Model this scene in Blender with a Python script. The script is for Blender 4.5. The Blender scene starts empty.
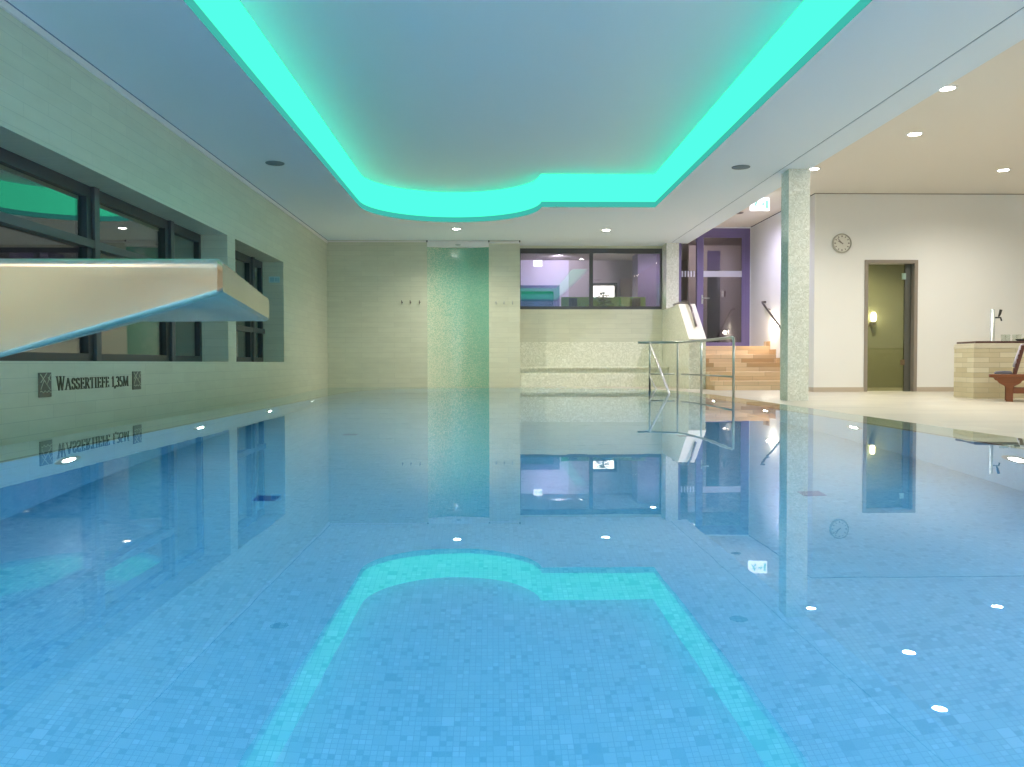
import bpy, bmesh, math, random
from mathutils import Vector, Matrix
random.seed(7)
SC = bpy.context.scene
COL = SC.collection
PI = math.pi

# ------------------------------------------------------------------ materials
def new_mat(name):
    m = bpy.data.materials.new(name); m.use_nodes = True
    nt = m.node_tree; nt.nodes.clear()
    out = nt.nodes.new('ShaderNodeOutputMaterial')
    return m, nt, out

def N(nt, kind, **kw):
    n = nt.nodes.new(kind)
    for k, v in kw.items():
        if k in n.inputs.keys(): n.inputs[k].default_value = v
        else: setattr(n, k, v)
    return n

def L(nt, a, b): nt.links.new(a, b)

def rgba(c): return (c[0], c[1], c[2], 1.0)

def plain(name, col, rough=0.6, metal=0.0, spec=0.5, noise=0.0, nscale=8.0):
    m, nt, out = new_mat(name)
    p = N(nt, 'ShaderNodeBsdfPrincipled', Roughness=rough, Metallic=metal)
    p.inputs['Specular IOR Level'].default_value = spec
    p.inputs['Base Color'].default_value = rgba(col)
    if noise > 0:
        uv = N(nt, 'ShaderNodeUVMap'); nz = N(nt, 'ShaderNodeTexNoise', Scale=nscale, Detail=4.0)
        L(nt, uv.outputs[0], nz.inputs['Vector'])
        r = N(nt, 'ShaderNodeMapRange'); r.inputs['To Min'].default_value = 1 - noise; r.inputs['To Max'].default_value = 1 + noise
        L(nt, nz.outputs['Fac'], r.inputs['Value'])
        mx = N(nt, 'ShaderNodeVectorMath', operation='SCALE'); mx.inputs[0].default_value = col
        L(nt, r.outputs[0], mx.inputs['Scale']); L(nt, mx.outputs[0], p.inputs['Base Color'])
    L(nt, p.outputs[0], out.inputs[0])
    return m

def emit(name, col, s):
    m, nt, out = new_mat(name)
    e = N(nt, 'ShaderNodeEmission', Strength=s); e.inputs['Color'].default_value = rgba(col)
    L(nt, e.outputs[0], out.inputs[0]); return m

def tiles(name, c1, c2, w, h, mortar=(0.3, 0.3, 0.25), msize=0.002, offset=0.5, rough=0.45, streak=0.12, sx=3.0, sy=14.0, spec=0.5, bias=0.0):
    """stone tiles laid in courses, with drifting natural veining"""
    m, nt, out = new_mat(name)
    uv = N(nt, 'ShaderNodeUVMap')
    b = N(nt, 'ShaderNodeTexBrick', Scale=1.0); b.offset = offset; b.squash = 1.0
    b.inputs['Color1'].default_value = rgba(c1); b.inputs['Color2'].default_value = rgba(c2)
    b.inputs['Mortar'].default_value = rgba(mortar); b.inputs['Mortar Size'].default_value = msize
    b.inputs['Mortar Smooth'].default_value = 0.3; b.inputs['Bias'].default_value = bias
    b.inputs['Brick Width'].default_value = w; b.inputs['Row Height'].default_value = h
    L(nt, uv.outputs[0], b.inputs['Vector'])
    mp = N(nt, 'ShaderNodeMapping'); mp.inputs['Scale'].default_value = (sx, sy, 1)
    L(nt, uv.outputs[0], mp.inputs[0])
    nz = N(nt, 'ShaderNodeTexNoise', Scale=1.0, Detail=5.0, Roughness=0.6); L(nt, mp.outputs[0], nz.inputs['Vector'])
    r = N(nt, 'ShaderNodeMapRange'); r.inputs['To Min'].default_value = 1 - streak; r.inputs['To Max'].default_value = 1 + streak
    L(nt, nz.outputs['Fac'], r.inputs['Value'])
    mx = N(nt, 'ShaderNodeVectorMath', operation='SCALE'); L(nt, b.outputs['Color'], mx.inputs[0]); L(nt, r.outputs[0], mx.inputs['Scale'])
    p = N(nt, 'ShaderNodeBsdfPrincipled', Roughness=rough); p.inputs['Specular IOR Level'].default_value = spec
    L(nt, mx.outputs[0], p.inputs['Base Color'])
    bp = N(nt, 'ShaderNodeBump', Strength=0.15, Distance=0.004); L(nt, nz.outputs['Fac'], bp.inputs['Height'])
    L(nt, bp.outputs[0], p.inputs['Normal'])
    L(nt, p.outputs[0], out.inputs[0]); return m

def mosaic(name, stops, size=0.025, grout=(0.5, 0.55, 0.5), gw=0.08, rough=0.15, spec=0.6, tilt=0.0, big=True, light_fade=None):
    """small square glass tiles, each with its own colour; some neighbours merge to double tiles"""
    m, nt, out = new_mat(name)
    uv = N(nt, 'ShaderNodeUVMap')
    sc = N(nt, 'ShaderNodeVectorMath', operation='SCALE'); sc.inputs['Scale'].default_value = 1 / size
    L(nt, uv.outputs[0], sc.inputs[0])
    def cell(src):
        fl = N(nt, 'ShaderNodeVectorMath', operation='FLOOR'); L(nt, src, fl.inputs[0])
        fr = N(nt, 'ShaderNodeVectorMath', operation='FRACTION'); L(nt, src, fr.inputs[0])
        wn = N(nt, 'ShaderNodeTexWhiteNoise', noise_dimensions='2D'); L(nt, fl.outputs[0], wn.inputs['Vector'])
        s = N(nt, 'ShaderNodeSeparateXYZ'); L(nt, fr.outputs[0], s.inputs[0])
        return wn, s
    def mth(op, a, bv):
        n = N(nt, 'ShaderNodeMath', operation=op)
        for i, v in enumerate((a, bv)):
            if isinstance(v, (int, float)): n.inputs[i].default_value = v
            elif v is not None: L(nt, v, n.inputs[i])
        return n.outputs[0]
    wn, s = cell(sc.outputs[0])
    def joint(s, g):
        a = mth('LESS_THAN', s.outputs['X'], g); b = mth('LESS_THAN', s.outputs['Y'], g)
        return mth('MAXIMUM', a, b)
    j = joint(s, gw); val = wn.outputs['Value']
    if big:
        h2 = N(nt, 'ShaderNodeVectorMath', operation='SCALE'); h2.inputs['Scale'].default_value = 0.5
        L(nt, sc.outputs[0], h2.inputs[0])
        wn2, s2 = cell(h2.outputs[0]); j2 = joint(s2, gw * 0.5)
        wc = N(nt, 'ShaderNodeTexWhiteNoise', noise_dimensions='3D')
        av = N(nt, 'ShaderNodeVectorMath', operation='ADD'); av.inputs[1].default_value = (31.7, 11.3, 5.0)
        fl2 = N(nt, 'ShaderNodeVectorMath', operation='FLOOR'); L(nt, h2.outputs[0], fl2.inputs[0])
        L(nt, fl2.outputs[0], av.inputs[0]); L(nt, av.outputs[0], wc.inputs['Vector'])
        pick = mth('GREATER_THAN', wc.outputs['Value'], 0.80)
        mj = N(nt, 'ShaderNodeMix'); L(nt, pick, mj.inputs['Factor']); L(nt, j, mj.inputs['A']); L(nt, j2, mj.inputs['B'])
        mv = N(nt, 'ShaderNodeMix'); L(nt, pick, mv.inputs['Factor']); L(nt, val, mv.inputs['A']); L(nt, wn2.outputs['Value'], mv.inputs['B'])
        j, val = mj.outputs['Result'], mv.outputs['Result']
    if light_fade:      # teal light caught by the niche, painted as pearl turning green
        x0, x1, xw, z0, z1, zw, rw = light_fade
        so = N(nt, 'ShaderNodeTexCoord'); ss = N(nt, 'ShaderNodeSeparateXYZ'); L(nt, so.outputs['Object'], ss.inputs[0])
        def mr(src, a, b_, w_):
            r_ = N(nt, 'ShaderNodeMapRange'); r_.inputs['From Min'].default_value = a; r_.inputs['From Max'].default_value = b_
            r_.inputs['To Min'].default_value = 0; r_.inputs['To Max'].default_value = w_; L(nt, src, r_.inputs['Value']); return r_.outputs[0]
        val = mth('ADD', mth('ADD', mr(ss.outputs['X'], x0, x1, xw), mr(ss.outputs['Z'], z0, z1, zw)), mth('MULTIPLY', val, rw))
    cr = N(nt, 'ShaderNodeValToRGB'); cr.color_ramp.interpolation = 'LINEAR'
    el = cr.color_ramp.elements
    el[0].position, el[0].color = stops[0][0], rgba(stops[0][1])
    el[1].position, el[1].color = stops[-1][0], rgba(stops[-1][1])
    for p_, c_ in stops[1:-1]:
        e = el.new(p_); e.color = rgba(c_)
    L(nt, val, cr.inputs[0])
    mc = N(nt, 'ShaderNodeMix', data_type='RGBA')
    L(nt, j, mc.inputs['Factor']); L(nt, cr.outputs[0], mc.inputs['A']); mc.inputs['B'].default_value = rgba(grout)
    p = N(nt, 'ShaderNodeBsdfPrincipled', Roughness=rough); p.inputs['Specular IOR Level'].default_value = spec
    L(nt, mc.outputs['Result'], p.inputs['Base Color'])
    if tilt > 0:      # every tile sits at its own slight angle and sparkles on its own
        ge = N(nt, 'ShaderNodeNewGeometry')
        sb = N(nt, 'ShaderNodeVectorMath', operation='SUBTRACT'); L(nt, wn.outputs['Color'], sb.inputs[0]); sb.inputs[1].default_value = (.5, .5, .5)
        s3 = N(nt, 'ShaderNodeVectorMath', operation='SCALE'); s3.inputs['Scale'].default_value = tilt; L(nt, sb.outputs[0], s3.inputs[0])
        ad = N(nt, 'ShaderNodeVectorMath', operation='ADD'); L(nt, ge.outputs['Normal'], ad.inputs[0]); L(nt, s3.outputs[0], ad.inputs[1])
        no = N(nt, 'ShaderNodeVectorMath', operation='NORMALIZE'); L(nt, ad.outputs[0], no.inputs[0])
        L(nt, no.outputs[0], p.inputs['Normal'])
    L(nt, p.outputs[0], out.inputs[0]); return m

def clear_glass(name, tint=(0.9, 0.93, 0.9), ior=1.6, rough=0.0):
    m, nt, out = new_mat(name)
    f0 = ((ior - 1) / (ior + 1)) ** 2
    lw = N(nt, 'ShaderNodeLayerWeight'); lw.inputs['Blend'].default_value = .5
    pw = N(nt, 'ShaderNodeMath', operation='POWER'); L(nt, lw.outputs['Facing'], pw.inputs[0]); pw.inputs[1].default_value = 5
    fr = N(nt, 'ShaderNodeMapRange'); fr.inputs['To Min'].default_value = f0; fr.inputs['To Max'].default_value = 1; L(nt, pw.outputs[0], fr.inputs['Value'])
    tr = N(nt, 'ShaderNodeBsdfTransparent'); tr.inputs[0].default_value = rgba(tint)
    gl = N(nt, 'ShaderNodeBsdfGlossy', Roughness=rough); gl.inputs[0].default_value = (1, 1, 1, 1)
    mx = N(nt, 'ShaderNodeMixShader'); L(nt, fr.outputs[0], mx.inputs[0]); L(nt, tr.outputs[0], mx.inputs[1]); L(nt, gl.outputs[0], mx.inputs[2])
    L(nt, mx.outputs[0], out.inputs[0]); return m

def water_mat():
    m, nt, out = new_mat('pool water')
    g = N(nt, 'ShaderNodeBsdfGlass', IOR=1.36, Roughness=0.0); g.inputs['Color'].default_value = (0.93, 0.98, 1.0, 1)
    tc = N(nt, 'ShaderNodeUVMap')
    nz = N(nt, 'ShaderNodeTexNoise', Scale=3.0, Detail=2.0); L(nt, tc.outputs[0], nz.inputs['Vector'])
    b = N(nt, 'ShaderNodeBump', Strength=0.02, Distance=0.01); L(nt, nz.outputs['Fac'], b.inputs['Height'])
    L(nt, b.outputs[0], g.inputs['Normal'])
    L(nt, g.outputs[0], out.inputs[0]); return m

def wood(name, c1, c2, rough=0.5, sx=1.5, sy=30.0):
    m, nt, out = new_mat(name)
    uv = N(nt, 'ShaderNodeUVMap'); mp = N(nt, 'ShaderNodeMapping'); mp.inputs['Scale'].default_value = (sx, sy, 1)
    L(nt, uv.outputs[0], mp.inputs[0])
    nz = N(nt, 'ShaderNodeTexNoise', Scale=2.0, Detail=5.0, Distortion=0.6); L(nt, mp.outputs[0], nz.inputs['Vector'])
    mx = N(nt, 'ShaderNodeMix', data_type='RGBA'); L(nt, nz.outputs['Fac'], mx.inputs['Factor'])
    mx.inputs['A'].default_value = rgba(c1); mx.inputs['B'].default_value = rgba(c2)
    p = N(nt, 'ShaderNodeBsdfPrincipled', Roughness=rough); L(nt, mx.outputs['Result'], p.inputs['Base Color'])
    L(nt, p.outputs[0], out.inputs[0]); return m

def brushed(name, col, rough=0.28):
    m, nt, out = new_mat(name)
    p = N(nt, 'ShaderNodeBsdfPrincipled', Metallic=1.0); p.inputs['Base Color'].default_value = rgba(col)
    uv = N(nt, 'ShaderNodeUVMap'); mp = N(nt, 'ShaderNodeMapping'); mp.inputs['Scale'].default_value = (9, 2, 1); L(nt, uv.outputs[0], mp.inputs[0])
    nz = N(nt, 'ShaderNodeTexNoise', Scale=1.0, Detail=2.0); L(nt, mp.outputs[0], nz.inputs['Vector'])
    r = N(nt, 'ShaderNodeMapRange'); r.inputs['To Min'].default_value = rough - .015; r.inputs['To Max'].default_value = rough + .015
    L(nt, nz.outputs['Fac'], r.inputs['Value']); L(nt, r.outputs[0], p.inputs['Roughness'])
    n2 = N(nt, 'ShaderNodeTexNoise', Scale=3.2, Detail=1.0); L(nt, uv.outputs[0], n2.inputs['Vector'])
    bp = N(nt, 'ShaderNodeBump', Strength=.5, Distance=.012); L(nt, n2.outputs['Fac'], bp.inputs['Height']); L(nt, bp.outputs[0], p.inputs['Normal'])
    L(nt, p.outputs[0], out.inputs[0]); return m

M = {}
M['wall_tile'] = tiles('beige stone wall tile', (.60, .615, .495), (.64, .655, .53), .64, .10, (.50, .525, .43), .0025, 0.5, .38, .10)
M['white'] = plain('white wall paint', (.80, .79, .76), .7, noise=.015, nscale=2)
M['ceiling'] = plain('ceiling paint with pool light blue', (.79, .89, .98), .8)  # blue of the pool's light is put into the ceiling colour
M['ceiling_warm'] = plain('warm white ceiling paint', (.80, .76, .69), .8)
M['trim'] = plain('white lacquered trim', (.82, .82, .82), .4)
M['dark_gap'] = plain('dark shadow gap', (.05, .055, .07), .8)
M['joint_blue'] = plain('blue grey sealing joint', (.16, .24, .36), .7)
M['deck'] = tiles('cream deck tile', (.43, .405, .34), (.50, .47, .39), 1.2, .30, (.55, .49, .40), .003, .5, .38, .08, 2, 9)
M['coping'] = tiles('wet pool edge stone', (.50, .55, .45), (.55, .60, .50), .6, .5, (.38, .42, .34), .003, 0, .4, .1)
M['slot'] = plain('dark overflow slot', (.05, .08, .08), .6)
M['pool'] = mosaic('blue pool mosaic', [(0, (.07, .31, .49)), (.22, (.12, .385, .565)), (.85, (.135, .405, .585)), (1, (.165, .445, .63))], .017, (.085, .33, .515), .12, .35, .3)
M['grate'] = plain('blue drain grate', (.004, .11, .34), .5)
M['pearl'] = mosaic('pearl glass mosaic', [(0, (.68, .68, .58)), (.5, (.79, .79, .69)), (1, (.90, .90, .82))], .014, (.62, .65, .55), .08, .12, .9, .09)
M['cream_mosaic'] = mosaic('cream wall mosaic', [(0, (.64, .66, .54)), (.5, (.74, .75, .63)), (1, (.84, .85, .74))], .02, (.58, .58, .46), .08, .3, .5, .03)
M['pearl_teal_light'] = mosaic('pearl glass mosaic with painted teal light', [(0, (.80, .82, .66)), (.3, (.62, .70, .54)), (.55, (.28, .54, .40)), (1, (.10, .43, .32))], .013, (.42, .52, .40), .08, .12, .9, .06, False, (-1.27, -.06, .45, 0, 2.7, .25, .38))  # teal of the cove light is painted into the pearl tiles
M['water'] = water_mat()
M['steel'] = brushed('brushed stainless steel', (.50, .385, .27), .24)
M['rail_steel'] = plain('polished steel tube', (.50, .54, .53), .30, 1.0)
M['dark_steel'] = plain('dark bronze steel', (.22, .19, .18), .35, .8)
M['frame'] = plain('anthracite window frame', (.035, .04, .048), .35)
M['frame_grey'] = plain('grey aluminium frame', (.075, .08, .09), .4)
M['frame_violet'] = plain('violet grey door frame', (.18, .14, .30), .4)
M['frame_taupe'] = plain('taupe door frame', (.27, .23, .19), .5)
M['glass'] = clear_glass('window glass', (.85, .88, .86), 1.9)
M['glass_far'] = clear_glass('lobby window glass', (.9, .9, .9), 1.8)
M['glass_door'] = clear_glass('entrance door glass', (.62, .60, .62), 1.6)
M['glass_olive'] = clear_glass('olive tinted door glass', (.66, .66, .50), 1.5)
M['glass_cup'] = clear_glass('drinking glass', (.93, .95, .93), 1.35)
M['stripe'] = plain('frosted white film', (.62, .60, .72), .6)
M['led'] = emit('teal cove light', (.06, 1.0, .54), .54)
M['lamp'] = emit('white lamp lens', (1, .95, .86), 30)
M['uw_lamp'] = emit('underwater lamp lens', (.80, .92, 1.0), 88)
M['exit_white'] = emit('lit exit sign face', (.93, .92, 1.0), 1.0)
M['exit_green'] = emit('lit exit sign pictogram', (.30, .95, .66), .42)
M['lit_room'] = emit('bright lit room', (1, .96, .88), 1.6)
M['stone_step'] = tiles('warm sandstone', (.50, .32, .16), (.76, .58, .38), .6, .157, (.42, .32, .2), .003, .37, .5, .2, 2, 10)
M['bar_stone'] = tiles('yellow sandstone courses', (.50, .42, .25), (.66, .60, .44), .32, .0655, (.38, .33, .22), .003, .41, .6, .14, 3, 12)
M['bar_cap'] = plain('pale sandstone cap', (.62, .56, .43), .6, noise=.08)
M['bar_top'] = wood('dark wood bar top', (.06, .022, .018), (.10, .04, .03), .3)
M['teak'] = wood('red brown teak', (.13, .035, .010), (.24, .075, .020), .45)
M['teak_dark'] = wood('dark teak slats', (.07, .02, .014), (.12, .035, .022), .5)
M['cushion'] = plain('grey cushion fabric', (.13, .125, .15), .9, noise=.1, nscale=60)
M['towel'] = plain('pale lilac towel', (.50, .46, .54), .95, noise=.1, nscale=40)
M['black'] = plain('black plastic', (.012, .012, .013), .35)
M['slate'] = plain('grey slate', (.16, .145, .115), .5, noise=.2, nscale=20)
M['letter'] = plain('dark bronze lettering', (.12, .105, .07), .45, .1)
M['emblem'] = plain('pale emblem lines', (.62, .58, .45), .5)
M['clock_face'] = plain('cream clock face', (.70, .68, .61), .5)
M['clock_rim'] = plain('grey clock rim', (.40, .39, .33), .4, .2)
M['clock_hand'] = plain('brown grey clock hand', (.22, .19, .17), .5)
M['speaker'] = plain('blue grey speaker grille', (.16, .22, .26), .7)
M['sign_plate'] = plain('pale blue sign plate', (.55, .78, .80), .5)
M['sign_mark'] = plain('blue sign mark', (.34, .62, .68), .5)
M['lilac_wall'] = plain('lilac lobby wall', (.62, .56, .70), .8)
M['lobby_wall'] = plain('grey lilac lobby wall', (.45, .40, .42), .8)
M['lobby_ceiling'] = plain('lobby ceiling', (.48, .43, .42), .8)
M['lobby_floor'] = plain('lobby floor', (.30, .26, .24), .6)
M['violet'] = plain('deep violet paint', (.13, .10, .26), .6)
M['night_blue'] = plain('night blue panel', (.05, .08, .20), .4)
M['green'] = plain('leaf green panel', (.10, .20, .035), .6)
M['leaf'] = plain('plant leaf', (.05, .10, .025), .6)
M['pot'] = plain('dark planter', (.05, .05, .05), .5)
M['olive'] = plain('olive washroom plaster', (.36, .37, .30), .8)
M['red'] = plain('dark red plastic', (.10, .02, .03), .4)
M['brass'] = plain('bronze hinge', (.22, .15, .08), .4, .6)
M['herb'] = plain('green herb', (.20, .24, .06), .7)

# ------------------------------------------------------------------ mesh helper
class MB:
    def __init__(s): s.bm = bmesh.new()
    def quad(s, *pts):
        vs = [s.bm.verts.new(p) for p in pts]; return s.bm.faces.new(vs)
    def box(s, x0, x1, y0, y1, z0, z1, mat=None):
        r = [Vector((x, y, z)) for x in (x0, x1) for y in (y0, y1) for z in (z0, z1)]
        if mat is not None: r = [mat @ p for p in r]
        v = [s.bm.verts.new(p) for p in r]
        fs = []
        for f in ((0, 1, 3, 2), (4, 6, 7, 5), (0, 4, 5, 1), (2, 3, 7, 6), (0, 2, 6, 4), (1, 5, 7, 3)):
            fs.append(s.bm.faces.new([v[i] for i in f]))
        return s
    def prism(s, poly, a, b, axis='z', mat=None):
        def P(u, v, w):
            p = {'z': Vector((u, v, w)), 'y': Vector((u, w, v)), 'x': Vector((w, u, v))}[axis]
            return mat @ p if mat is not None else p
        A = [s.bm.verts.new(P(u, v, a)) for u, v in poly]; B = [s.bm.verts.new(P(u, v, b)) for u, v in poly]
        n = len(poly)
        s.bm.faces.new(A[::-1]); s.bm.faces.new(B)
        for i in range(n): s.bm.faces.new((A[i], A[(i + 1) % n], B[(i + 1) % n], B[i]))
        return s
    def tube(s, pts, r, n=10, close=False):
        pts = [Vector(p) for p in pts]; rings = []
        rr = r if isinstance(r, (list, tuple)) else [r] * len(pts)
        up = None
        for i, p in enumerate(pts):
            if i == 0: d = pts[1] - p
            elif i == len(pts) - 1: d = p - pts[i - 1]
            else: d = (pts[i + 1] - p).normalized() + (p - pts[i - 1]).normalized()
            d.normalize()
            if up is None:
                up = Vector((0, 0, 1)) if abs(d.z) < .9 else Vector((1, 0, 0))
            a = d.cross(up).normalized(); b = a.cross(d).normalized(); up = b
            k = 1.0
            rings.append([s.bm.verts.new(p + rr[i] * k * (math.cos(2 * PI * j / n) * a + math.sin(2 * PI * j / n) * b)) for j in range(n)])
        for A, B in zip(rings, rings[1:]):
            for j in range(n): s.bm.faces.new((A[j], B[j], B[(j + 1) % n], A[(j + 1) % n])).smooth = True
        s.bm.faces.new(rings[0]); s.bm.faces.new(rings[-1][::-1])
        return s
    def lathe(s, prof, n=24, mat=None):
        """prof: (radius, z) pairs around Z"""
        rings = []
        for r, z in prof:
            if r < 1e-6:
                p = Vector((0, 0, z)); rings.append([s.bm.verts.new(mat @ p if mat is not None else p)])
            else:
                ring = []
                for j in range(n):
                    p = Vector((r * math.cos(2 * PI * j / n), r * math.sin(2 * PI * j / n), z))
                    ring.append(s.bm.verts.new(mat @ p if mat is not None else p))
                rings.append(ring)
        for A, B in zip(rings, rings[1:]):
            for j in range(n):
                a = A[j % len(A)]; b = A[(j + 1) % len(A)]; c = B[(j + 1) % len(B)]; d = B[j % len(B)]
                vs = []
                for v in (a, b, c, d):
                    if v not in vs: vs.append(v)
                if len(vs) >= 3: s.bm.faces.new(vs).smooth = True
        return s
    def build(s, name, mat, parent=None, bevel=0.0, segs=2, normals=True, uv_mat=None):
        bm = s.bm
        if normals: bmesh.ops.recalc_face_normals(bm, faces=bm.faces[:])
        uvl = bm.loops.layers.uv.new('UVMap')
        for f in bm.faces:
            n = f.normal
            if uv_mat is not None: n = uv_mat.to_3x3() @ n
            ax = max(range(3), key=lambda i: abs(n[i]))
            for lp in f.loops:
                c = lp.vert.co
                if uv_mat is not None: c = uv_mat @ c
                lp[uvl].uv = ((c.y, c.z), (c.x, c.z), (c.x, c.y))[ax]
        if parent is not None:
            root = parent
            off = Vector((0, 0, 0))
            while root is not None:
                off += root.location; root = root.parent
            bmesh.ops.translate(bm, verts=bm.verts[:], vec=-off)
        me = bpy.data.meshes.new(name); bm.to_mesh(me); bm.free()
        me.materials.append(M[mat] if isinstance(mat, str) else mat)
        o = bpy.data.objects.new(name, me); COL.objects.link(o)
        if parent is not None: o.parent = parent
        if bevel > 0:
            md = o.modifiers.new('soft edges', 'BEVEL'); md.width = bevel; md.segments = segs; md.limit_method = 'ANGLE'; md.angle_limit = math.radians(35)
        return o

def tag(o, label=None, cat=None, group=None, kind=None):
    if label: o['label'] = label
    if cat: o['category'] = cat
    if group: o['group'] = group
    if kind: o['kind'] = kind
    return o

def thing(name, label, cat, loc, group=None):
    o = bpy.data.objects.new(name, None); COL.objects.link(o); o.location = loc
    o.empty_display_size = .1
    return tag(o, label, cat, group)

def struct(name, mb, mat, parent=None, **kw):
    o = mb.build(name, mat, parent, **kw)
    if parent is None: o['kind'] = 'structure'
    return o

def B(*a): return MB().box(*a)

def dup(root, loc, label=None):
    r = root.copy(); COL.objects.link(r); r.location = loc
    if label: r['label'] = label
    for ch in list(root.children):
        c = ch.copy(); COL.objects.link(c); c.parent = r
        for g in list(ch.children):
            d = g.copy(); COL.objects.link(d); d.parent = c
    return r

# ------------------------------------------------------------------ dimensions (metres, water surface at z = 0)
ZC, ZR, ZD = 2.80, 3.127, -0.08
XL, YF, YR = -3.228, 16.12, 13.12
YB, XR = -9.6, 10.4
ZL = 0.706            # upper landing

# ------------------------------------------------------------------ pool
outer = [(2.77, -7.4), (2.77, 9.0), (2.75, 9.9), (2.68, 10.7), (2.60, 11.4), (2.46, 12.0), (2.2, 12.42), (1.7, 12.75), (1.1, 13.02), (.5, 13.25), (-.2, 13.40),
         (-1.0, 13.42), (-1.8, 13.42), (-2.3, 13.41), (-2.55, 13.38), (-2.64, 13.30), (-2.63, 12.9), (-2.58, 11.6), (-2.50, 10.4), (-2.44, 9.6), (-2.40, 8.0), (-2.38, 6.0), (-2.37, -7.4)]
inner = [(2.43, -7.0), (2.43, 9.0), (2.42, 9.8), (2.37, 10.5), (2.29, 11.1), (2.14, 11.6), (1.9, 12.0), (1.45, 12.32), (.9, 12.54), (.35, 12.68), (-.2, 12.74),
         (-.7, 12.72), (-1.1, 12.62), (-1.42, 12.42), (-1.66, 12.12), (-1.82, 11.72), (-1.91, 11.2), (-1.96, 10.6), (-1.98, 10.0), (-1.98, 9.2), (-1.98, 8.0), (-1.98, 6.0), (-1.98, -7.0)]
n = len(outer)
def lerp(t): return [((1 - t) * i[0] + t * o[0], (1 - t) * i[1] + t * o[1]) for i, o in zip(inner, outer)]
def ring(mb, A, za, Bp, zb):
    for i in range(n):
        j = (i + 1) % n
        mb.quad((*A[i], za), (*A[j], za), (*Bp[j], zb), (*Bp[i], zb))

mb = MB()
ring(mb, inner, -1.35, inner, -.012)
bot = [mb.bm.verts.new((x, y, -1.35)) for x, y in inner]
f = mb.bm.faces.new(bot); bmesh.ops.triangulate(mb.bm, faces=[f])
bmesh.ops.remove_doubles(mb.bm, verts=mb.bm.verts[:], dist=1e-5)
pool_basin = struct('pool_floor', mb, 'pool')
mb = MB()
ring(mb, lerp(.10), -.010, outer, -.010)
ring(mb, inner, -.010, lerp(.03), -.010)
ring(mb, outer, -.010, outer, -.30)
coping = struct('floor_pool_edge', mb, 'coping')
mb = MB(); ring(mb, lerp(.03), -.014, lerp(.10), -.014)
struct('overflow_slot', mb, 'slot', coping)
mb = MB()
wv = [mb.bm.verts.new((x, y, 0)) for x, y in outer]
f = mb.bm.faces.new(wv); bmesh.ops.triangulate(mb.bm, faces=[f])
water = struct('pool_water', mb, 'water', normals=False)
me = water.data
if me.polygons[0].normal.z < 0: me.flip_normals()

# wide entry steps under the water at the far right corner
# floor drains: square blue grilles in the pool floor
for (x, y, lab) in ((-1.047, 3.795, 'blue square floor drain at left, the one nearer the front'),
                    (-1.04, 6.0, 'blue square floor drain at left, the one farther from the front'),
                    (1.50, 3.78, 'blue square floor drain beside the reflection of the mosaic pillar'),
                    (1.386, 5.82, 'blue square floor drain in front of the pool handrail')):
    t = thing('floor_drain', lab, 'drain', (x, y, -1.35), 'drains in the pool floor')
    B(x - .052, x + .052, y - .048, y + .048, -1.351, -1.344).build('drain_frame', 'grate', t)
    mb = MB()
    for k in range(6): mb.box(x - .044, x + .044, y - .042 + k * .0145, y - .034 + k * .0145, -1.345, -1.340)
    mb.build('grille', 'grate', t)

# underwater lamps set in the side walls
def uw_lamp(x, y, z, side, label):
    t = thing('underwater_lamp', label, 'pool lamp', (x, y, z), 'underwater lamps')
    R = Matrix.Translation((x, y, z)) @ Matrix.Rotation(PI / 2 * side, 4, 'Y')
    MB().lathe([(.115, 0), (.115, .008), (.066, .012), (.061, .004)], 28, R).build('bezel', 'dark_steel', t)
    MB().lathe([(0, .007), (.06, .007)], 28, R).build('lens', 'uw_lamp', t)
left_lamps = ((3.84, 'first'), (5.56, 'second'), (7.28, 'third'), (9.0, 'fourth'))
for y, w in left_lamps:
    uw_lamp(-1.979, y, -.45, 1, f'round underwater lamp in the left pool wall, {w} from the front')
for y, w in ((3.70, 'first'), (5.40, 'second'), (7.16, 'third'), (8.86, 'fourth')):
    uw_lamp(2.429, y, -.47, -1, f'round underwater lamp in the right pool wall, {w} from the front')

def area(name, loc, rot, size, energy, col, shape='DISK'):
    l = bpy.data.lights.new(name, 'AREA'); l.shape = shape; l.size = size; l.energy = energy; l.color = col
    o = bpy.data.objects.new(name, l); o.location = loc; o.rotation_euler = rot; COL.objects.link(o); return o
def spot(name, loc, energy, col, angle=110, blend=.6, radius=.05, rot=(0, 0, 0)):
    l = bpy.data.lights.new(name, 'SPOT'); l.energy = energy; l.color = col; l.spot_size = math.radians(angle); l.spot_blend = blend; l.shadow_soft_size = radius
    o = bpy.data.objects.new(name, l); o.location = loc; o.rotation_euler = rot; COL.objects.link(o); return o
def point(name, loc, energy, col, radius=.05):
    l = bpy.data.lights.new(name, 'POINT'); l.energy = energy; l.color = col; l.shadow_soft_size = radius
    o = bpy.data.objects.new(name, l); o.location = loc; COL.objects.link(o); return o

UWP = 4.9  # unseen fill lights, added to brighten the near pool and blue the ceiling
for y, k in ((2.1, .6), (.4, .8), (-1.3, 3), (-3.0, 10), (-4.7, 10), (-6.3, 8)):
    area('unseen_pool_fill', (-1.96, y, -.45), (0, -PI / 2, 0), .18, UWP * k, (.80, .92, 1.0))
    area('unseen_pool_fill', (2.41, y, -.47), (0, PI / 2, 0), .18, UWP * k, (.80, .92, 1.0))

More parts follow.
